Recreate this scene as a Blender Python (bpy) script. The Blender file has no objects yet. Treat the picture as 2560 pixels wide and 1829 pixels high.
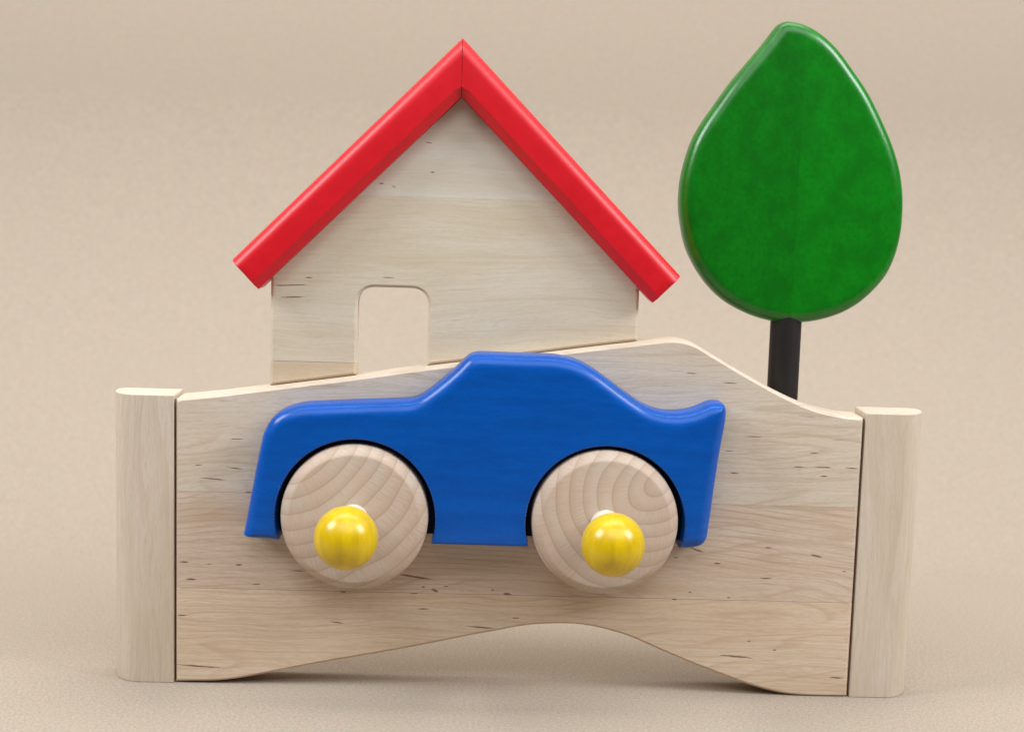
import bpy, math, random
import numpy as np
from mathutils import Vector, Matrix
from mathutils.geometry import delaunay_2d_cdt

# ------------------------------------------------------------------ camera, world, lamps, exposure
scene = bpy.context.scene
COL = scene.collection
MM = 0.001

cam_data = bpy.data.cameras.new('camera')
cam = bpy.data.objects.new('camera', cam_data)
COL.objects.link(cam)
cam.matrix_world = Matrix((
    (0.999389, -0.02658, -0.022701, -0.01896),
    (-0.019278, 0.122616, -0.992267, -0.614),
    (0.029158, 0.992098, 0.122029, 0.22381),
    (0, 0, 0, 1)))
cam_data.lens = 49.22
cam_data.sensor_width = 36
cam_data.clip_start = 0.02
cam_data.clip_end = 50
cam_data.dof.use_dof = True
cam_data.dof.focus_distance = 0.625
cam_data.dof.aperture_fstop = 8.0
scene.camera = cam

world = bpy.data.worlds.new('World')
scene.world = world
world.use_nodes = True
world.node_tree.nodes['Background'].inputs[0].default_value = (0.93, 0.96, 1.0, 1)
world.node_tree.nodes['Background'].inputs[1].default_value = AMBIENT = 0.07

def softbox(loc, target, size, size_y, watts, color):
    L = bpy.data.lights.new('softbox', 'AREA')
    L.shape = 'RECTANGLE'; L.size = size; L.size_y = size_y
    L.energy = watts; L.color = color
    o = bpy.data.objects.new('softbox', L); COL.objects.link(o)
    o.location = loc
    o.rotation_euler = (Vector(target) - Vector(loc)).to_track_quat('-Z', 'Y').to_euler()
    return o
softbox((-0.86, -0.26, 0.84), (0, 0, 0.12), 0.40, 0.44, 11.0, (0.93, 0.97, 1.0))
softbox((0.86, -0.34, 0.80), (0, 0, 0.12), 0.40, 0.44, 11.0, (0.93, 0.97, 1.0))
softbox((0.05, -0.62, 0.98), (0, 0, 0.14), 1.2, 0.7, 8.0, (0.96, 0.98, 1.0))
softbox((0.0, 0.24, 1.20), (0, 0.18, 0.0), 1.2, 0.4, 6.5, (1.0, 0.98, 0.96))

softbox((0.0, 0.05, 0.95), (0, 0.50, 0.75), 1.6, 0.2, 4.6, (1.0, 0.98, 0.95))  # added lamp with no known source, lifts the darker top of the wall

scene.view_settings.view_transform = 'Standard'
scene.view_settings.look = 'None'
scene.view_settings.exposure = 0.0
scene.view_settings.gamma = 1.0

# ------------------------------------------------------------------ measured outlines (millimetres, x right, z up)
BOARD_TOP = [(-153.52, 129.61), (-152.3, 129.85), (-141.5, 131.11), (-132.5, 132.26), (-123.5, 133.66), (-113.9, 135.13), (-73.17, 141.28), (-44.02, 146.06), (4.37, 152.94), (35.12, 157.52), (51.51, 159.81), (60.53, 161.21), (66.57, 161.71), (71.31, 161.23), (75.4, 160.12), (82.32, 156.26), (96.19, 148.5), (106.62, 143.0), (112.89, 139.76), (126.79, 133.64), (134.4, 131.44), (141.97, 129.93), (147.8, 129.29), (151.55, 129.15)]
BOARD_BOTTOM = [(-152.59, 0.76), (-143.18, 0.91), (-136.12, 1.07), (-130.24, 1.69), (-124.36, 2.61), (-118.48, 3.79), (-110.84, 5.49), (-100.85, 7.73), (-89.1, 10.26), (-51.88, 17.77), (-35.22, 21.49), (-18.57, 25.33), (-7.47, 27.61), (0.86, 29.52), (9.2, 30.75), (19.24, 31.39), (28.75, 31.32), (37.19, 30.07), (45.67, 28.08), (52.11, 26.11), (65.83, 20.31), (79.58, 14.7), (93.34, 9.64), (107.14, 4.84), (117.46, 2.05), (127.75, 0.39), (137.98, -0.09), (152.28, 0.01)]
CROWN = [(114.17, 303.76), (118.61, 303.38), (124.91, 301.34), (131.32, 297.49), (137.86, 291.65), (144.55, 283.63), (152.28, 273.43), (159.26, 261.41), (164.88, 250.16), (168.68, 239.69), (170.79, 229.13), (171.38, 218.48), (170.99, 210.43), (169.3, 201.43), (165.8, 192.35), (160.36, 184.99), (153.5, 178.48), (145.61, 173.74), (136.71, 170.6), (127.73, 168.99), (118.67, 168.75), (109.53, 170.22), (100.31, 173.4), (91.02, 178.56), (83.47, 185.55), (77.7, 193.47), (73.26, 202.29), (70.77, 212.02), (69.48, 220.86), (69.73, 231.48), (71.53, 241.23), (74.25, 250.09), (78.33, 258.09), (84.13, 266.99), (90.76, 276.76), (97.44, 285.2), (104.09, 293.62), (108.21, 299.35), (111.12, 302.89)]
CAR_LEFT = [(-120.34, 73.44), (-119.61, 77.63), (-118.22, 85.98), (-116.54, 95.5), (-114.87, 104.98), (-113.48, 112.07), (-112.08, 117.97), (-109.81, 122.42)]
CAR_TOP = [(-108.57, 124.22), (-104.5, 127.3), (-99.84, 129.2), (-95.17, 130.33), (-86.98, 131.02), (-69.41, 132.2), (-51.83, 133.31), (-48.36, 133.63), (-44.89, 134.97), (-42.12, 136.83), (-38.46, 139.73), (-33.93, 143.64), (-29.34, 147.96), (-24.81, 152.77), (-22.59, 154.13), (-20.17, 154.68), (-13.92, 154.71), (-5.57, 154.59), (4.86, 154.52), (11.82, 154.5), (18.81, 153.7), (23.74, 152.22), (28.0, 150.23), (32.99, 147.21), (40.17, 142.12), (47.36, 137.17), (53.11, 133.64), (58.09, 131.79), (63.04, 130.93), (68.66, 131.01), (74.23, 132.07), (78.37, 133.74), (81.8, 135.39), (83.89, 135.87), (86.71, 135.59)]
CAR_RIGHT = [(87.28, 136.05), (88.54, 134.35), (88.86, 132.06), (88.61, 127.17), (87.17, 116.65), (85.23, 99.02), (83.37, 79.15), (82.85, 75.22), (80.88, 72.68), (76.75, 71.22), (71.15, 71.59)]
MARKS = [(-45.29, 51.63, 6.49, 0.44, 8), (-36.56, 45.57, 1.58, 0.53, 20), (-41.87, 47.2, 0.53, 0.35, 0), (-31.71, 47.63, 1.05, 0.26, 0), (-3.5, 44.47, 2.11, 0.7, 15), (-10.78, 46.46, 0.53, 0.35, 0), (-46.21, 44.04, 1.75, 0.21, 0), (-15.37, 29.05, 5.79, 0.35, 4), (-41.74, 37.0, 2.11, 0.26, 0), (0.06, 33.7, 1.4, 0.23, 0), (80.75, 67.14, 3.16, 0.35, 18), (71.51, 63.46, 0.7, 0.26, 0), (90.41, 61.18, 1.4, 0.35, 0), (113.06, 69.03, 1.23, 0.26, 0), (135.01, 65.68, 2.46, 0.39, 12), (112.53, 54.76, 2.28, 0.32, 0), (71.74, 44.12, 1.05, 0.35, 0), (78.56, 47.54, 0.7, 0.26, 0), (96.09, 45.53, 0.7, 0.26, 0), (106.55, 25.39, 0.7, 0.26, 0), (100.89, 18.02, 6.67, 0.39, 4), (118.27, 21.48, 0.7, 0.26, 0), (147.36, 9.06, 2.81, 0.32, 2), (147.91, 58.79, 0.7, 0.18, 0), (136.16, 106.3, 3.51, 0.26, 0), (148.78, 106.25, 2.46, 0.26, 0), (125.0, 106.19, 2.46, 0.23, 0), (96.03, 102.78, 1.75, 0.32, 0), (136.39, 102.29, 1.58, 0.32, 0), (103.82, 119.45, 3.51, 0.18, 0), (93.57, 112.74, 1.75, 0.18, 0), (131.48, 112.73, 1.75, 0.23, 0), (92.09, 143.29, 3.16, 0.21, 0), (74.81, 147.13, 2.11, 0.23, 0), (-142.81, 100.3, 1.4, 0.21, 0), (-126.36, 99.28, 3.16, 0.23, 6), (-135.72, 94.19, 4.91, 0.26, 4), (-125.89, 112.5, 2.46, 0.18, 0), (-120.45, 88.56, 1.4, 0.26, 0), (-149.51, 56.14, 1.75, 0.35, 0), (-145.93, 48.25, 2.11, 0.35, 0), (-124.76, 55.38, 1.4, 0.35, 0), (-137.91, 55.43, 0.88, 0.18, 0), (-98.23, 53.25, 2.81, 0.26, 0), (-116.86, 46.61, 1.4, 0.23, 0), (-150.03, 31.55, 1.75, 0.26, 0), (-80.42, 29.84, 2.63, 0.26, 6), (-142.46, 8.03, 8.77, 0.35, 3), (-77.68, 44.23, 1.4, 0.53, 0)]
HOUSE_MARKS = [(-104.38, 180.62, 6.23, 0.27, -3), (-103.39, 175.35, 4.98, 0.27, -3), (-96.01, 184.23, 1.42, 0.27, 0), (-60.93, 185.22, 2.14, 0.21, 0), (-43.95, 244.89, 1.25, 0.18, 10), (-64.5, 226.56, 0.89, 0.27, 0), (-59.1, 225.35, 0.89, 0.21, 20), (-42.17, 232.1, 0.71, 0.27, 0)]

# ------------------------------------------------------------------ node helpers
def new_mat(name):
    m = bpy.data.materials.new(name); m.use_nodes = True
    nt = m.node_tree
    return m, nt, nt.nodes['Principled BSDF']

class N:
    """tiny node-building helper"""
    def __init__(s, nt): s.nt = nt
    def _in(s, node, i, v):
        if v is None: return
        if isinstance(v, bpy.types.NodeSocket): s.nt.links.new(v, node.inputs[i])
        else: node.inputs[i].default_value = v
    def math(s, op, a, b=None, c=None, clamp=False):
        n = s.nt.nodes.new('ShaderNodeMath'); n.operation = op; n.use_clamp = clamp
        s._in(n, 0, a); s._in(n, 1, b); s._in(n, 2, c)
        return n.outputs[0]
    def vmath(s, op, a, b=None):
        n = s.nt.nodes.new('ShaderNodeVectorMath'); n.operation = op
        s._in(n, 0, a); s._in(n, 1, b)
        return n.outputs['Value'] if op in ('LENGTH', 'DISTANCE', 'DOT_PRODUCT') else n.outputs[0]
    def coords(s):
        n = s.nt.nodes.new('ShaderNodeTexCoord')
        return s.vmath('SCALE_', n.outputs['Object']) if False else n.outputs['Object']
    def mapping(s, v, loc=(0, 0, 0), rot=(0, 0, 0), scale=(1, 1, 1), kind='POINT'):
        n = s.nt.nodes.new('ShaderNodeMapping'); n.vector_type = kind
        s._in(n, 0, v)
        n.inputs[1].default_value = loc; n.inputs[2].default_value = rot; n.inputs[3].default_value = scale
        return n.outputs[0]
    def noise(s, v, scale=1.0, detail=3.0, rough=0.5, color=False):
        n = s.nt.nodes.new('ShaderNodeTexNoise')
        s._in(n, 'Vector', v); n.inputs['Scale'].default_value = scale
        n.inputs['Detail'].default_value = detail; n.inputs['Roughness'].default_value = rough
        return n.outputs['Color' if color else 'Fac']
    def ramp(s, v, lo, hi, a=0.0, b=1.0, smooth=True):
        n = s.nt.nodes.new('ShaderNodeMapRange')
        n.interpolation_type = 'SMOOTHSTEP' if smooth else 'LINEAR'
        s._in(n, 0, v)
        for i, q in enumerate((lo, hi, a, b)): n.inputs[i + 1].default_value = q
        return n.outputs[0]
    def mix(s, f, a, b, mode='MIX'):
        n = s.nt.nodes.new('ShaderNodeMix'); n.data_type = 'RGBA'; n.blend_type = mode
        s._in(n, 0, f)
        for i, q in ((6, a), (7, b)):
            if isinstance(q, bpy.types.NodeSocket): s.nt.links.new(q, n.inputs[i])
            else: n.inputs[i].default_value = (*q, 1)
        return n.outputs[2]
    def bump(s, h, strength, dist):
        n = s.nt.nodes.new('ShaderNodeBump')
        n.inputs['Strength'].default_value = strength; n.inputs['Distance'].default_value = dist
        s.nt.links.new(h, n.inputs['Height'])
        return n.outputs[0]

def rgb(*c): return tuple(c)

# pale maple: fibres run along x (or along z when upright); growth lines, mineral flecks
def maple(name, base, seed, ring=None, marks=(), upright=False, streak=1.0, lines=1.0, fleck=0.0, dust=False):
    m, nt, bs = new_mat(name); k = N(nt)
    rr = random.Random(seed)
    p = k.vmath('MULTIPLY', k.coords(), (1000.0, 1000.0, 1000.0))          # millimetres
    off = (rr.uniform(-500, 500), rr.uniform(-500, 500), rr.uniform(-500, 500))
    if upright:
        q = k.mapping(p, loc=off, rot=(0, math.radians(90), 0))
    else:
        q = k.mapping(p, loc=off, rot=(0, math.radians(rr.uniform(-1.2, 1.2)), 0))
    # slow wander of the fibres
    wob = k.noise(k.vmath('MULTIPLY', q, (0.012, 0.03, 0.05)), 1.0, 2.0, 0.5)
    wv = nt.nodes.new('ShaderNodeCombineXYZ'); nt.links.new(k.math('MULTIPLY', k.math('SUBTRACT', wob, 0.5), 14.0), wv.inputs[2])
    qw = k.vmath('ADD', q, wv.outputs[0])
    broad = k.noise(k.vmath('MULTIPLY', qw, (0.010, 0.08, 0.085)), 1.0, 3.0, 0.55)
    band = k.noise(k.vmath('MULTIPLY', qw, (0.012, 0.5, 0.55)), 1.0, 3.0, 0.6)
    fine = k.noise(k.vmath('MULTIPLY', qw, (0.045, 1.2, 1.35)), 1.0, 2.0, 0.6)
    grain = k.noise(k.vmath('MULTIPLY', qw, (0.30, 1.9, 2.0)), 1.0, 1.0, 0.5)
    pores = k.noise(k.vmath('MULTIPLY', qw, (0.10, 2.2, 2.4)), 1.0, 1.0, 0.5)
    b = rgb(*base)
    dark = tuple(c * f for c, f in zip(b, (0.80, 0.74, 0.66)))
    lite = tuple(min(1, c * f) for c, f in zip(b, (1.07, 1.12, 1.20)))
    col = k.mix(k.ramp(broad, 0.3, 0.7), b, lite)
    col = k.mix(k.math('MULTIPLY', k.ramp(band, 0.48, 0.78), 0.55 * streak), col, dark)
    col = k.mix(k.math('MULTIPLY', k.ramp(fine, 0.46, 0.72), 0.45 * streak), col, dark)
    col = k.mix(k.math('MULTIPLY', k.ramp(grain, 0.42, 0.70), 0.32 * streak), col, dark)
    fl = tuple(c * f for c, f in zip(b, (0.70, 0.60, 0.50)))
    col = k.mix(k.math('MULTIPLY', k.ramp(pores, 0.66, 0.76), 0.50 * streak), col, fl)
    # thin wandering growth lines, contours of a very long-drawn noise
    gl = k.noise(k.vmath('MULTIPLY', qw, (0.0035, 0.03, 0.040)), 1.0, 1.0, 0.4)
    gt = k.math('FRACT', k.math('MULTIPLY', gl, 24.0))
    gline = k.math('MULTIPLY', k.ramp(gt, 0.55, 0.90), k.ramp(gt, 0.90, 1.0, 1, 0))
    gm = k.noise(k.vmath('MULTIPLY', q, (0.015, 0.03, 0.12)), 1.0, 2.0, 0.5)
    col = k.mix(k.math('MULTIPLY', gline, k.ramp(gm, 0.35, 0.65, 0.10 * lines, 0.42 * lines)), col, fl)
    if ring:                                                       # (x0, z0, spacing, aspect, amount)
        x0, z0, sp, asp, amt = ring
        d = k.mapping(p, loc=(-x0 * asp, 0, -z0), scale=(asp, 0, 1))
        nz = k.noise(k.vmath('MULTIPLY', p, (0.009, 0.01, 0.03)), 1.0, 2.0, 0.45)
        r = k.math('ADD', k.vmath('LENGTH', d), k.math('MULTIPLY', nz, sp * 4.0))
        t = k.math('FRACT', k.math('DIVIDE', r, sp))
        line = k.math('MULTIPLY', k.ramp(t, 0.62, 0.93), k.ramp(t, 0.93, 1.0, 1, 0))
        msk = k.noise(k.vmath('MULTIPLY', p, (0.02, 0.02, 0.03)), 1.0, 1.0, 0.5)
        line = k.math('MULTIPLY', line, k.ramp(msk, 0.35, 0.6, 0.25, 1.0))
        col = k.mix(k.math('MULTIPLY', line, amt), col, fl)
    if fleck:
        f1 = k.noise(k.vmath('MULTIPLY', qw, (0.085, 1.2, 2.2)), 1.0, 0.0, 0.5)
        col = k.mix(k.math('MULTIPLY', k.ramp(f1, 0.80, 0.83), fleck), col, (0.16, 0.085, 0.05))
    if marks:
        md = None
        jit = k.noise(k.vmath('MULTIPLY', p, (0.5, 0.5, 3.0)), 1.0, 2.0, 0.6)
        for (mx, mz, hl, hh, tilt) in marks:
            mp = k.mapping(p, loc=(mx, 0, mz), rot=(0, math.radians(tilt), 0), scale=(hl * 1.5, 1e6, hh * 1.45), kind='TEXTURE')
            L = k.vmath('LENGTH', mp)
            md = L if md is None else k.math('MINIMUM', md, L)
        md = k.math('ADD', md, k.math('MULTIPLY', k.math('SUBTRACT', jit, 0.5), 1.1))
        col = k.mix(k.ramp(md, 0.45, 0.95, 0.9, 0.0), col, (0.14, 0.058, 0.038))
    # micro speckle of sanded wood
    sp = k.noise(p, 3.2, 1.0, 0.5)
    col = k.mix(k.ramp(sp, 0.25, 0.75, 0.0, 0.16), col, tuple(c * 0.72 for c in b))
    nt.links.new(col, bs.inputs['Base Color'])
    bs.inputs['Roughness'].default_value = 0.62
    bs.inputs['Specular IOR Level'].default_value = 0.28
    h = k.math('ADD', k.math('MULTIPLY', fine, 0.7), k.math('MULTIPLY', sp, 0.3))
    nt.links.new(k.bump(h, 0.35, 0.00012), bs.inputs['Normal'])
    return m

# end-grain beech wheel: growth rings round a centre beyond the rim, fine rays
def endgrain(name, base, cx, cz, spacing, seed, squash=1.0, ang=0.0):
    m, nt, bs = new_mat(name); k = N(nt)
    p = k.vmath('MULTIPLY', k.coords(), (1000.0, 1000.0, 1000.0))
    d = k.mapping(p, loc=(cx, 0, cz), rot=(0, math.radians(ang), 0), scale=(squash, 1e6, 1), kind='TEXTURE')
    nz = k.noise(k.vmath('ADD', k.vmath('MULTIPLY', p, (0.028, 0.02, 0.028)), (seed, 0, 0)), 1.0, 1.0, 0.4)
    r0 = k.vmath('LENGTH', d)
    r = k.math('ADD', r0, k.math('MULTIPLY', nz, spacing * 1.5))
    t = k.math('FRACT', k.math('DIVIDE', r, spacing))
    line = k.math('MULTIPLY', k.ramp(t, 0.25, 0.95), k.ramp(t, 0.95, 1.0, 1, 0))
    sharp = k.math('MULTIPLY', k.ramp(t, 0.82, 0.94), k.ramp(t, 0.95, 1.0, 1, 0))
    # medullary rays: noise stretched along the radius (angle sampled finely)
    s = nt.nodes.new('ShaderNodeSeparateXYZ'); nt.links.new(d, s.inputs[0])
    a = k.math('ARCTAN2', s.outputs[0], s.outputs[2])
    cv = nt.nodes.new('ShaderNodeCombineXYZ')
    nt.links.new(k.math('MULTIPLY', a, 70.0), cv.inputs[0]); nt.links.new(k.math('MULTIPLY', r0, 0.12), cv.inputs[1])
    rays = k.noise(cv.outputs[0], 1.0, 2.0, 0.6)
    blotch = k.noise(k.vmath('MULTIPLY', p, (0.09, 0.09, 0.09)), 1.0, 3.0, 0.55)
    pores = k.noise(p, 2.6, 2.0, 0.6)
    dark = tuple(c * f for c, f in zip(base, (0.80, 0.70, 0.62)))
    pink = tuple(c * f for c, f in zip(base, (1.02, 0.93, 0.90)))
    col = k.mix(k.ramp(blotch, 0.35, 0.65), base, pink)
    col = k.mix(k.math('MULTIPLY', line, 0.62), col, dark)
    col = k.mix(k.math('MULTIPLY', sharp, 0.38), col, tuple(c * f for c, f in zip(base, (0.64, 0.50, 0.40))))
    col = k.mix(k.ramp(rays, 0.42, 0.72, 0, 0.60), col, dark)
    col = k.mix(k.ramp(pores, 0.3, 0.75, 0, 0.30), col, dark)
    nt.links.new(col, bs.inputs['Base Color'])
    bs.inputs['Roughness'].default_value = 0.6
    bs.inputs['Specular IOR Level'].default_value = 0.3
    nt.links.new(k.bump(k.math('ADD', k.math('MULTIPLY', rays, 0.5), pores), 0.3, 0.00012), bs.inputs['Normal'])
    return m

# stained / lacquered wood
def stain(name, base, dark, rough, seed, spec=0.5, mottle=0.6, axis=(0.03, 0.4, 0.4), coat=0.0, fine_amt=0.35, glue=None, scuff=0.0):
    m, nt, bs = new_mat(name); k = N(nt)
    p = k.vmath('MULTIPLY', k.coords(), (1000.0, 1000.0, 1000.0))
    p = k.vmath('ADD', p, (seed * 13.7, seed * 5.1, seed * 7.9))
    a = k.noise(k.vmath('MULTIPLY', p, axis), 1.0, 4.0, 0.6)
    b = k.noise(k.vmath('MULTIPLY', p, tuple(q * 5 for q in axis)), 1.0, 3.0, 0.65)
    c = k.noise(p, 2.4, 2.0, 0.6)
    col = k.mix(k.math('MULTIPLY', k.ramp(a, 0.36, 0.66), mottle), base, dark)
    col = k.mix(k.math('MULTIPLY', k.ramp(b, 0.38, 0.72), fine_amt), col, dark)
    col = k.mix(k.ramp(c, 0.35, 0.8, 0, 0.25), col, dark)
    if glue:                                   # two boards glued side by side took the stain differently
        sx = nt.nodes.new('ShaderNodeSeparateXYZ'); nt.links.new(k.vmath('MULTIPLY', k.coords(), (1000.0, 1000.0, 1000.0)), sx.inputs[0])
        col = k.mix(k.ramp(sx.outputs[0], glue[0] - 0.15, glue[0] + 0.15, 1, 0), col, k.mix(1.0, col, (glue[1],) * 3, 'MULTIPLY'))
    if scuff:
        s1 = k.noise(k.vmath('MULTIPLY', p, (0.25, 0.25, 0.30)), 1.0, 2.0, 0.6)
        s2 = k.noise(p, 1.1, 3.0, 0.7)
        s3 = k.math('MULTIPLY', k.ramp(s1, 0.62, 0.72), k.ramp(s2, 0.62, 0.74))
        col = k.mix(k.math('MULTIPLY', s3, scuff), col, tuple(min(1, q * 1.6 + 0.08) for q in base))
    nt.links.new(col, bs.inputs['Base Color'])
    nt.links.new(k.ramp(c, 0.2, 0.8, rough - 0.04, rough + 0.06), bs.inputs['Roughness'])
    bs.inputs['Specular IOR Level'].default_value = spec
    bs.inputs['Coat Weight'].default_value = coat
    bs.inputs['Coat Roughness'].default_value = rough
    h = k.math('ADD', k.math('MULTIPLY', b, 0.8), k.math('MULTIPLY', c, 0.25))
    nt.links.new(k.bump(h, 0.25, 0.00012), bs.inputs['Normal'])
    return m

def paper(name, base):
    m, nt, bs = new_mat(name); k = N(nt)
    p = k.vmath('MULTIPLY', k.coords(), (1000.0, 1000.0, 1000.0))
    big = k.noise(k.vmath('MULTIPLY', p, (0.006, 0.006, 0.006)), 1.0, 2.0, 0.5)
    fib = k.noise(p, 0.75, 4.0, 0.85)
    fib2 = k.noise(k.vmath('ADD', p, (91, 17, 33)), 0.8, 3.0, 0.75, color=True)
    col = k.mix(k.ramp(big, 0.3, 0.7), base, tuple(c * f for c, f in zip(base, (0.97, 0.98, 1.01))))
    col = k.mix(k.ramp(fib, 0.36, 0.64, 0, 1.0), tuple(c * 1.09 for c in base), tuple(c * 0.80 for c in base))
    col = k.mix(0.22, col, fib2, 'OVERLAY')
    nt.links.new(col, bs.inputs['Base Color'])
    bs.inputs['Roughness'].default_value = 0.9
    bs.inputs['Specular IOR Level'].default_value = 0.12
    nt.links.new(k.bump(fib, 0.3, 0.0002), bs.inputs['Normal'])
    return m

# ------------------------------------------------------------------ geometry helpers
def catmull(pts, step):
    pts = [np.array(p, float) for p in pts]
    if len(pts) == 2: return list(pts)
    P = [2 * pts[0] - pts[1]] + pts + [2 * pts[-1] - pts[-2]]
    out = []
    for i in range(1, len(P) - 2):
        a, b, c, d = P[i - 1:i + 3]
        # centripetal parameterisation
        t0 = 0; t1 = t0 + max(1e-6, np.linalg.norm(b - a)) ** .5; t2 = t1 + max(1e-6, np.linalg.norm(c - b)) ** .5; t3 = t2 + max(1e-6, np.linalg.norm(d - c)) ** .5
        n = max(2, int(np.linalg.norm(c - b) / step))
        for j in range(n):
            t = t1 + (t2 - t1) * j / n
            A1 = (t1 - t) / (t1 - t0) * a + (t - t0) / (t1 - t0) * b
            A2 = (t2 - t) / (t2 - t1) * b + (t - t1) / (t2 - t1) * c
            A3 = (t3 - t) / (t3 - t2) * c + (t - t2) / (t3 - t2) * d
            B1 = (t2 - t) / (t2 - t0) * A1 + (t - t0) / (t2 - t0) * A2
            B2 = (t3 - t) / (t3 - t1) * A2 + (t - t1) / (t3 - t1) * A3
            out.append((t2 - t) / (t2 - t1) * B1 + (t - t1) / (t2 - t1) * B2)
    out.append(pts[-1])
    return out

def resample(poly, step):
    poly = np.array(poly); seg = np.linalg.norm(np.diff(poly, axis=0), axis=1)
    s = np.concatenate([[0], np.cumsum(seg)]); n = max(1, int(round(s[-1] / step)))
    t = np.linspace(0, s[-1], n + 1)
    return np.stack([np.interp(t, s, poly[:, 0]), np.interp(t, s, poly[:, 1])], 1)

def smooth_curve(pts, step=0.8, sigma=2.0):
    """open curve through the control points, resampled evenly, gently smoothed, ends fixed"""
    c = resample(catmull(pts, 0.3), 0.25)
    w = int(3 * sigma / 0.25)
    if w > 1 and len(c) > 4:
        pad = np.concatenate([2 * c[0] - c[1:w + 1][::-1], c, 2 * c[-1] - c[-w - 1:-1][::-1]]) if len(c) > w + 1 else None
        if pad is not None:
            x = np.arange(-w, w + 1) * 0.25; g = np.exp(-x * x / 2 / sigma ** 2); g /= g.sum()
            c = np.stack([np.convolve(pad[:, i], g, 'valid') for i in (0, 1)], 1)
    return resample(c, step)

def closed_smooth(pts, step, sigma):
    """closed curve; pts[0] is kept as a (slightly soft) tip"""
    return smooth_curve(list(pts) + [pts[0]], step, sigma)

def arc(cx, cz, r, a0, a1, n):
    return [(cx + r * math.cos(math.radians(a0 + (a1 - a0) * i / n)), cz + r * math.sin(math.radians(a0 + (a1 - a0) * i / n))) for i in range(n + 1)]

def seg_dist(P, A, B):
    """distance from points P to the nearest of the segments A-B"""
    best = np.full(len(P), 1e9)
    for i in range(0, len(A), 64):
        a = A[i:i + 64][None]; b = B[i:i + 64][None]; p = P[:, None]
        ab = b - a; t = np.clip(((p - a) * ab).sum(2) / np.maximum((ab * ab).sum(2), 1e-12), 0, 1)
        d = np.linalg.norm(p - a - t[..., None] * ab, axis=2).min(1)
        best = np.minimum(best, d)
    return best

def inside(P, poly):
    x, y = P[:, 0], P[:, 1]; r = np.zeros(len(P), bool)
    a = poly; b = np.roll(poly, -1, 0)
    for (x0, y0), (x1, y1) in zip(a, b):
        c = ((y0 > y) != (y1 > y))
        if y0 != y1:
            r ^= c & (x < (x1 - x0) * (y - y0) / (y1 - y0) + x0)
    return r

def link(name, verts, faces, mat, parent, smooth=None, sharp=35):
    me = bpy.data.meshes.new(name)
    me.from_pydata(verts, [], faces); me.update()
    if smooth:
        me.polygons.foreach_set('use_smooth', [True] * len(me.polygons))
        me.set_sharp_from_angle(angle=math.radians(sharp))
    me.materials.append(mat)
    o = bpy.data.objects.new(name, me); COL.objects.link(o)
    if parent: o.parent = parent
    return o

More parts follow.
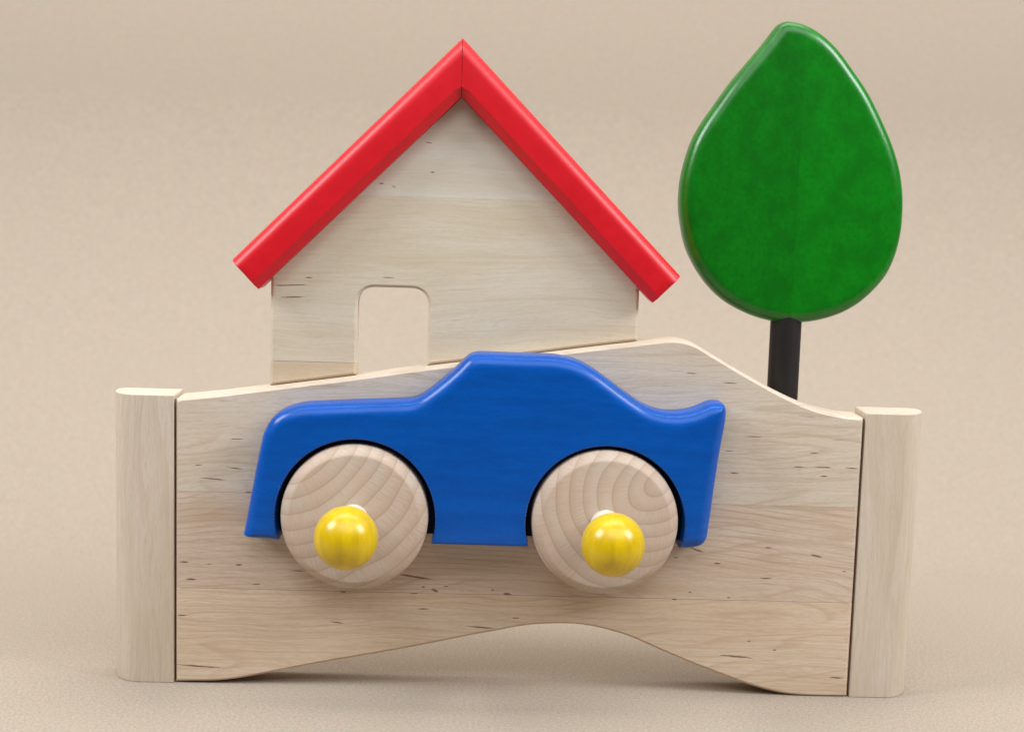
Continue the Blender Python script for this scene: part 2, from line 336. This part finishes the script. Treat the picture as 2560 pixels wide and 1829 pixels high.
def slab(name, runs, y0, y1, mat, parent, base=(0, 0, 0), profile='round', step=2.2, back=0.5, sharp=35, deep=1.0, flat_r=()):
    """A board cut to an outline and rounded or chamfered along its front edge.
    runs: list of (points, radius) going round the outline, each run ending where the next begins;
    y0 front face, y1 back face (mm)."""
    poly = []; rad = []
    for pts, r in runs:
        for p in pts[:-1]: poly.append(p); rad.append(r)
    poly = np.array(poly, float); rad = np.array(rad, float)
    area = 0.5 * np.sum(poly[:, 0] * np.roll(poly[:, 1], -1) - np.roll(poly[:, 0], -1) * poly[:, 1])
    if area < 0:
        rad = np.roll(rad[::-1], -1); poly = poly[::-1]
    n = len(poly); nxt = np.roll(poly, -1, 0)
    e = nxt - poly; L = np.linalg.norm(e, axis=1, keepdims=True); e = e / np.maximum(L, 1e-9)
    nin = np.stack([-e[:, 1], e[:, 0]], 1)
    groups = {r: np.where(rad == r)[0] for r in sorted(set(rad))}
    pts = [poly]
    for r, idx in groups.items():
        if r <= 0: continue
        ds = [r] if r in flat_r else [r * (1 - math.cos(math.radians(a))) for a in (12, 24, 36, 48, 60, 70, 80, 90)] if profile == 'round' and r > 1 else ([r * .3, r] if profile == 'round' else [r])
        base_pts = []
        for i in idx:
            m = max(1, int(math.ceil(L[i, 0] / 1.6)))
            for j in range(m): base_pts.append((poly[i] + e[i] * L[i, 0] * (j + .5 if m == 1 else j) / m, nin[i]))
        bp = np.array([b[0] for b in base_pts]); bn = np.array([b[1] for b in base_pts])
        for d in ds:
            q = bp + bn * d
            dg = seg_dist(q, poly[idx], nxt[idx]); da = seg_dist(q, poly, nxt)
            keep = (dg > d - 0.012) & (da > 0.03) & inside(q, poly)
            pts.append(q[keep])
    lo, hi = poly.min(0), poly.max(0)
    gx, gy = np.meshgrid(np.arange(lo[0], hi[0], step), np.arange(lo[1], hi[1], step))
    g = np.stack([gx.ravel(), gy.ravel()], 1) + 0.137
    g = g[inside(g, poly)]
    if len(g): g = g[seg_dist(g, poly, nxt) > max(rad.max() + .3, .6)]
    allp = np.concatenate(pts + [g])
    edges = [(i, (i + 1) % n) for i in range(n)]
    res = delaunay_2d_cdt([Vector(p) for p in allp], edges, [list(range(n))], 1, 1e-5)
    V = np.array([(v.x, v.y) for v in res[0]]); F = [list(f) for f in res[2]]; orig = res[3]
    drop = np.zeros(len(V)); dall = seg_dist(V, poly, nxt)
    for r, idx in groups.items():
        if r <= 0: continue
        d = seg_dist(V, poly[idx], nxt[idx])
        dd = np.where(d < r, (r - d) * 0.72, 0) if r in flat_r else np.where(d < r, (r - np.sqrt(np.maximum(0, r * r - (r - d) ** 2))) * (deep if r > 3 else 1) if profile == 'round' else (r - d), 0)
        drop = np.maximum(drop, dd)
    on = {}
    for vi, ol in enumerate(orig):
        for o_ in ol:
            if o_ < n: on[o_] = vi
    ring = [on[i] for i in range(n)]
    yf = y0 + drop
    bx, by, bz = base
    verts = [((v[0] - bx) * MM, (y - by) * MM, (v[1] - bz) * MM) for v, y in zip(V, yf)]
    faces = []
    for f in F:
        a, b, c = (V[i] for i in f[:3])
        if (b[0] - a[0]) * (c[1] - a[1]) - (b[1] - a[1]) * (c[0] - a[0]) < 0: f = f[::-1]
        faces.append(f)                                    # counter-clockwise in x-z faces -y (the camera)
    nv = len(verts)
    # side wall, with a small chamfer at the back, then the back face
    nm = np.roll(nin, 1, 0) + nin; nm /= np.maximum(np.linalg.norm(nm, axis=1, keepdims=True), 1e-6)
    w = [((p[0] - bx) * MM, (y1 - back - by) * MM, (p[1] - bz) * MM) for p in poly]
    bk = [((p[0] + q[0] * back - bx) * MM, (y1 - by) * MM, (p[1] + q[1] * back - bz) * MM) for p, q in zip(poly, nm)]
    verts += w + bk
    for i in range(n):
        j = (i + 1) % n
        faces.append([ring[j], ring[i], nv + i, nv + j])
        faces.append([nv + j, nv + i, nv + n + i, nv + n + j])
    cap = delaunay_2d_cdt([Vector(p) for p in poly], edges, [list(range(n))], 1, 1e-5)
    cm = {}
    for vi, ol in enumerate(cap[3]):
        for o_ in ol: cm[vi] = o_
    for f in cap[2]:
        f = [cm.get(i) for i in f]
        if None in f: continue
        a, b, c = (poly[i] for i in f)
        if (b[0] - a[0]) * (c[1] - a[1]) - (b[1] - a[1]) * (c[0] - a[0]) > 0: f = f[::-1]
        faces.append([nv + n + i for i in f])
    return link(name, verts, faces, mat, parent, True, sharp)

def lathe(name, prof, n, mat, parent, loc=(0, 0, 0), sharp=35):
    """solid of revolution about the local y axis; prof = [(y, radius), ...] in mm, front to back"""
    verts = []; faces = []
    for (y, r) in prof:
        if r < 1e-6: verts.append((0, y * MM, 0)); continue
        for i in range(n):
            a = 2 * math.pi * i / n
            verts.append((r * MM * math.cos(a), y * MM, r * MM * math.sin(a)))
    k = 0; idx = []
    for (y, r) in prof:
        if r < 1e-6: idx.append([k]); k += 1
        else: idx.append(list(range(k, k + n))); k += n
    for A, B in zip(idx[:-1], idx[1:]):
        for i in range(n):
            j = (i + 1) % n
            if len(A) == 1: faces.append([A[0], B[i], B[j]])
            elif len(B) == 1: faces.append([A[j], A[i], B[0]])
            else: faces.append([A[j], A[i], B[i], B[j]])
    o = link(name, verts, faces, mat, parent, True, sharp)
    o.location = tuple(q * MM for q in loc)
    return o

def thing(name, loc, label, cat):
    o = bpy.data.objects.new(name, None); COL.objects.link(o)
    o.empty_display_size = 0.02
    o.location = tuple(q * MM for q in loc); o['label'] = label; o['category'] = cat
    return o

# ------------------------------------------------------------------ setting: one sheet of beige paper, flat then swept up behind
def backdrop():
    prof = [(-300, 0)]
    y = -280
    while y < 200: prof.append((y, 0)); y += 60
    R = 300
    for i in range(0, 33):
        a = math.radians(90 * i / 32)
        prof.append((200 + R * math.sin(a), R - R * math.cos(a)))
    for z in (600, 900, 1200): prof.append((200 + R, z))
    xs = list(range(-1500, 1501, 250))
    verts = [(x * MM, y * MM, z * MM) for (y, z) in prof for x in xs]
    m = len(xs); faces = []
    for i in range(len(prof) - 1):
        for j in range(m - 1):
            a = i * m + j
            faces.append([a, a + 1, a + m + 1, a + m])
    o = link('backdrop', verts, faces, paper('beige_paper', (0.378, 0.313, 0.249)), None, True, 60)
    o['kind'] = 'structure'; o['label'] = 'beige paper sheet under and behind the wooden toy'
backdrop()

# ------------------------------------------------------------------ the wavy maple stand: four glued planks and two rounded end posts
MAPLE = (0.64, 0.53, 0.42)
CH = 1.1
XL, XR = -152.8, 152.7
TOP = smooth_curve([(XL, 129.7)] + [p for p in BOARD_TOP if XL + 1 < p[0] < XR - 1] + [(XR, 129.1)], 1.0, 2.5)
BOT = smooth_curve([(XL, 0.55)] + [p for p in BOARD_BOTTOM if XL + 1 < p[0] < XR - 1] + [(XR, 0.15)], 1.0, 2.5)
J1, J2 = 44.3, 88.3
def top_at(x): return float(np.interp(x, TOP[:, 0], TOP[:, 1]))

stand = thing('wavy_stand', (0, 9, 0), 'pale maple board with hill-shaped top and arched foot, rounded post at each end', 'wooden board')
SB = (0, 9, 0)
def side(x, z0, z1): return [(x, z0), (x, z1)]
spec = [
    ([(BOT, CH), (side(XR, BOT[-1][1], J1), CH), ([(XR, J1), (XL, J1)], 0.07), (side(XL, J1, BOT[0][1]), CH)], (-1, J1), dict(ring=(40, -70, 3.3, 0.10, 0.30), base=(0.67, 0.515, 0.375))),
    ([([(XL, J1), (XR, J1)], 0.07), (side(XR, J1, J2), CH), ([(XR, J2), (XL, J2)], 0.05), (side(XL, J2, J1), CH)], (J1, J2), dict(ring=(-60, 20, 2.6, 0.22, 0.50), base=(0.615, 0.475, 0.36))),
    ([([(XL, J2), (XR, J2)], 0.05), (side(XR, J2, TOP[-1][1]), CH), (TOP[::-1], CH), (side(XL, TOP[0][1], J2), CH)], (J2, 999), dict(base=(0.62, 0.51, 0.395))),
]
for i, (runs, (lo, hi), kw) in enumerate(spec):
    mk = [q for q in MARKS if lo <= q[1] < hi]
    mat = maple('maple_plank', kw['base'], 11 + i, ring=kw.get('ring'), marks=mk, fleck=(0.08, 0.16, 0.28)[i])
    slab('plank', runs, 0, 18, mat, stand, SB, 'chamfer', step=6, back=1.0, sharp=25)

def end_post(sgn, seed):
    # plan outline: flat face, big quarter-round to the outside, softer at the back
    w, dpt = 28.6, 20.0
    pl = [(0.0, 0.5), (0.4, 0.0), (15.5, 0.0)]
    for i in range(1, 17):
        a = math.radians(90 * i / 16)
        pl.append((15.5 + (w - 15.5) * math.sin(a), 14.0 - 14.0 * math.cos(a)))
    for i in range(1, 9):
        a = math.radians(90 * i / 8)
        pl.append((w - 4.5 + 4.5 * math.cos(a), dpt - 4.5 + 4.5 * math.sin(a)))
    pl += [(0.5, dpt), (0.0, dpt - 0.5)]
    x0 = 153.75
    h = 131.3
    verts = []; faces = []
    cxp, cyp = w / 2, dpt / 2
    def ringv(z, inset):
        for (u, v) in pl:
            du, dv = cxp - u, cyp - v; l = math.hypot(du, dv)
            verts.append((sgn * (x0 + u + du / l * inset) * MM, (v + dv / l * inset - 9) * MM, z * MM))
    zs = [(0.0, 0.35), (0.3, 0.0), (h - 0.35, 0.0), (h, 0.35)]
    for z, i in zs: ringv(z, i)
    n = len(pl)
    for k_ in range(len(zs) - 1):
        for i in range(n):
            j = (i + 1) % n
            f = [k_ * n + i, k_ * n + j, (k_ + 1) * n + j, (k_ + 1) * n + i]
            faces.append(f if sgn > 0 else f[::-1])
    faces.append(list(range(n))[::-1] if sgn > 0 else list(range(n)))
    t = list(range(3 * n, 4 * n)); faces.append(t if sgn > 0 else t[::-1])
    mat = maple('maple_post', (0.60, 0.488, 0.378), seed, upright=True, streak=0.7, lines=0.45)
    o = link('end_post', verts, faces, mat, stand, True, 30)
    return o
p1 = end_post(-1, 31); p1['label'] = 'left rounded end post of pale maple'
p2 = end_post(1, 32); p2['label'] = 'right rounded end post of pale maple'

# ------------------------------------------------------------------ the house standing on the slope
HX0, HX1 = -112.8, 51.2
HB = (-30, 16, 149)
house = thing('toy_house', HB, 'flat wooden toy house with red gable roof and open doorway, standing on the board', 'toy house')
YF, YB = 9.0, 19.0
HJ1, HJ2 = 146.7, 221.0
GAP = 0.22
A = (-30.1, 264.8)                       # inner apex of the roof
RL = (-117.2, 178.97); RR = (56.52, 177.7)
def on_line(P, Q, x=None, z=None):
    if z is not None: return P[0] + (Q[0] - P[0]) * (z - P[1]) / (Q[1] - P[1])
    return P[1] + (Q[1] - P[1]) * (x - P[0]) / (Q[0] - P[0])
eL = on_line(A, RL, x=HX0); eR = on_line(A, RR, x=HX1)
gL = on_line(A, RL, z=HJ2); gR = on_line(A, RR, z=HJ2)
def bottom(x0, x1):
    n = max(2, int(abs(x1 - x0) / 3)); return [(x, top_at(x) + GAP) for x in np.linspace(x0, x1, n)]
DX0, DX1, DZ, DR = -74.3, -42.7, 180.8, 8.2
xs = np.linspace(HX0, DX0, 200); zc = [top_at(x) + GAP for x in xs]
# low plank left of the doorway: between the slope and the first joint
xj = next((x for x, z in zip(xs, zc) if z >= HJ1), None)
c = 1.2
mk = [q for q in HOUSE_MARKS if q[1] < HJ2]
hm_low = maple('house_maple_low', (0.58, 0.46, 0.325), 50, streak=0.5, lines=0.3)
hm_mid = maple('house_maple_middle', (0.63, 0.53, 0.395), 51, marks=[(a - HB[0], b - HB[2], c_, d, e) for a, b, c_, d, e in mk], streak=0.62, lines=0.25)
hm_top = maple('house_maple_top', (0.64, 0.565, 0.455), 52, marks=[(a - HB[0], b - HB[2], c_, d, e) for a, b, c_, d, e in HOUSE_MARKS if b > HJ2], streak=0.4, lines=0.12, ring=(60, 160, 11, 0.35, 0.12))
JJ = 0.07
slab('plank', [(bottom(HX0, DX0), c), ([(DX0, top_at(DX0) + GAP), (DX0, HJ1)], c), ([(DX0, HJ1), (HX0, HJ1)], JJ), ([(HX0, HJ1), (HX0, top_at(HX0) + GAP)], c)], YF, YB, hm_low, house, HB, 'chamfer', step=6, sharp=25)
door = [(DX0, DZ - DR)] + [(DX0 + DR - DR * math.cos(math.radians(t)) ** 0.85 if t < 90 else DX0 + DR, DZ - DR + DR * math.sin(math.radians(t)) ** 0.85) for t in range(6, 91, 6)]
doorR = [(DX0 + DX1 - x, z) for x, z in door[::-1]]
door_run = [(DX0, HJ1)] + door + doorR + [(DX1, top_at(DX1) + GAP)]
slab('plank', [([(HX0, HJ1), (DX0, HJ1)], JJ), (door_run, c), (bottom(DX1, HX1), c), ([(HX1, top_at(HX1) + GAP), (HX1, eR)], c), ([(HX1, eR), (gR, HJ2)], JJ), ([(gR, HJ2), (gL, HJ2)], JJ), ([(gL, HJ2), (HX0, eL)], JJ), ([(HX0, eL), (HX0, HJ1)], c)], YF, YB, hm_mid, house, HB, 'chamfer', step=6, sharp=25)
slab('plank', [([(gL, HJ2), (gR, HJ2)], JJ), ([(gR, HJ2), A], JJ), ([A, (gL, HJ2)], JJ)], YF, YB, hm_top, house, HB, 'chamfer', step=6, sharp=25)

RED = stain('red_stain', (0.67, 0.006, 0.015), (0.54, 0.003, 0.009), 0.40, 3, spec=0.42, mottle=0.5, axis=(0.03, 0.1, 0.03), scuff=0.5)
T_ = (-30.25, 290.0)
L1 = (-129.16, 191.6); L2 = (-117.2, 178.97); R1 = (68.64, 189.88); R2 = (56.52, 177.7)
def line(p, q, n=1): return [tuple(np.array(p) + (np.array(q) - np.array(p)) * i / n) for i in range(n + 1)]
def bar(outer, tip_o, tip_i, inner, sx, lab):
    # outer eave corner -> apex -> inner apex -> inner eave corner
    rr = 5.8
    s = 0.10 * sx
    a0 = (tip_o[0] + s, tip_o[1]); a1 = (tip_i[0] + s, tip_i[1])
    ob = slab('roof_board', [(line(outer, a0, 90), rr), (line(a0, a1, 60), 0.12), (line(a1, inner, 90), 3.9), (line(inner, outer, 36), 0.9)], 0.0, 21, RED, house, HB, 'round', step=5, deep=1.25, flat_r=(3.9,), sharp=28)
    ob['label'] = lab
    return ob
bar(L1, T_, A, L2, -1, 'left red roof board')
bar(R1, T_, A, R2, 1, 'right red roof board')

# ------------------------------------------------------------------ the tree behind the hill
TB = (121.4, 26.5, 0)
tree = thing('toy_tree', TB, 'flat green teardrop toy tree on a black round trunk, standing behind the board', 'toy tree')
GREEN = stain('green_stain', (0.0006, 0.195, 0.003), (0.0003, 0.125, 0.0012), 0.29, 7, spec=0.50, mottle=0.75, glue=(0.6, 0.86), axis=(0.11, 0.1, 0.085), fine_amt=0.6)
cr = closed_smooth(CROWN, 0.8, 1.1)
slab('crown', [(cr, 6.0)], 18.5, 30.5, GREEN, tree, TB, 'round', step=4)
BLACK = stain('black_stain', (0.011, 0.008, 0.007), (0.004, 0.003, 0.003), 0.55, 9, spec=0.4, mottle=0.6, axis=(0.5, 0.5, 0.03), scuff=0.9)
tr = lathe('trunk', [(0, 0), (0, 6.6), (0.5, 7.1), (172, 7.1), (172, 0)], 64, BLACK, tree)
tr.rotation_euler = (math.radians(90), 0, 0)

# ------------------------------------------------------------------ the car on the front of the board
CB = (-16, 0, 71)
car = thing('toy_car', CB, 'blue flat wooden toy car with beech wheels and yellow knobs, fixed on the board', 'toy car')
BLUE = stain('blue_stain', (0.0005, 0.088, 0.43), (0.0003, 0.060, 0.31), 0.28, 5, spec=0.30, mottle=0.55, axis=(0.035, 0.2, 0.2), fine_amt=0.4, scuff=0.12)
outer = smooth_curve([(-120.4, 74.0)] + CAR_LEFT[1:] + CAR_TOP + CAR_RIGHT[:-1] + [(72.6, 71.0)], 0.7, 1.2)
AR = 34.9; A1 = (-71.7, 81.6); A2 = (37.5, 81.4); RB = 5.8
def arch(cxz, zl, zr):
    a0 = math.degrees(math.asin((zr - cxz[1]) / AR)); a1 = 180 - math.degrees(math.asin((zl - cxz[1]) / AR))
    return arc(cxz[0], cxz[1], AR, a0, a1, 90)
arR = arch(A2, 71.0, 71.0)
arL = arch(A1, 71.1, 71.2)
bl = smooth_curve([arL[-1], (-110, 71.6), (-116, 71.7), (-119.6, 72.3), (-120.4, 74.0)], 0.7, 0.5)
outer[0] = bl[-1]
outer[-1] = arR[0]
ob = slab('body', [(outer, RB), (arR, 0.7), ([arR[-1], arL[0]], 1.2), (arL, 0.7), (bl, 3.0)], -17, -0.3, BLUE, car, CB, 'round', step=3)

SHADED_BLUE = stain('shaded_blue_stain', (0.0005, 0.006, 0.03), (0.0003, 0.003, 0.015), 0.5, 15, spec=0.2)  # body blue taken near black: shade of the wheel gap put into the colour
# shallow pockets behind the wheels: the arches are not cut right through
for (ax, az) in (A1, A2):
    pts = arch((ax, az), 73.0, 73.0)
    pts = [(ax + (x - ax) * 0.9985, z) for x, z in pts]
    slab('wheel_well', [(pts, 0.0), ([pts[-1], pts[0]], 0.0)], -5.0, -0.4, SHADED_BLUE, car, CB, 'round', step=6)

BEECH = (0.55, 0.455, 0.372)
YEL = (0.72, 0.49, 0.003)
def wheel(cx, cz, mat, seed, kx, kz):
    R_, yf = 32.2, -20.5
    pr = [(yf, 0), (yf, R_ - 4.6), (yf + 0.15, R_ - 4.0), (yf + 0.55, R_ - 3.4), (yf + 1.5, R_ - 2.3), (yf + 2.7, R_ - 1.2), (yf + 3.8, R_ - 0.5), (yf + 5.0, R_ - 0.12), (yf + 6.2, R_)]
    pr += [(-1.2, R_), (-0.4, R_ - 0.8), (-0.4, 0)]
    w = lathe('wheel', pr, 128, mat, car, (cx - CB[0], 0, cz - CB[2]), sharp=40)
    pm = maple('peg_maple', (0.72, 0.65, 0.56), seed)
    lathe('peg', [(-44, 0), (-44, 5.6), (yf + 0.05, 6.7), (yf + 0.05, 0)], 48, pm, w)
    ym = stain('yellow_lacquer', YEL, (0.48, 0.30, 0.002), 0.26, seed, spec=0.5, mottle=0.5, axis=(0.22, 0.22, 0.02), fine_amt=0.25)
    pb = [(-13.1 * math.cos(math.radians(a)), 13.1 * math.sin(math.radians(a))) for a in range(0, 161, 5)]
    pb = [(p[0], max(p[1], 0)) for p in pb] + [(-13.1 * math.cos(math.radians(160)), 0)]
    lathe('knob', pb, 72, ym, w, (kx - cx, -53, kz - cz))
    return w
w1 = wheel(-72.0, 82.2, endgrain('beech_end_grain', BEECH, -32, 40, 6.4, 1.3, 1.0, 0), 5, -71.95, 82.2)
w2 = wheel(37.3, 82.5, endgrain('beech_end_grain', BEECH, 23, 19, 5.3, 7.7, 1.25, -35), 6, 37.6, 82.0)
w1['label'] = 'left beech wheel'; w2['label'] = 'right beech wheel'
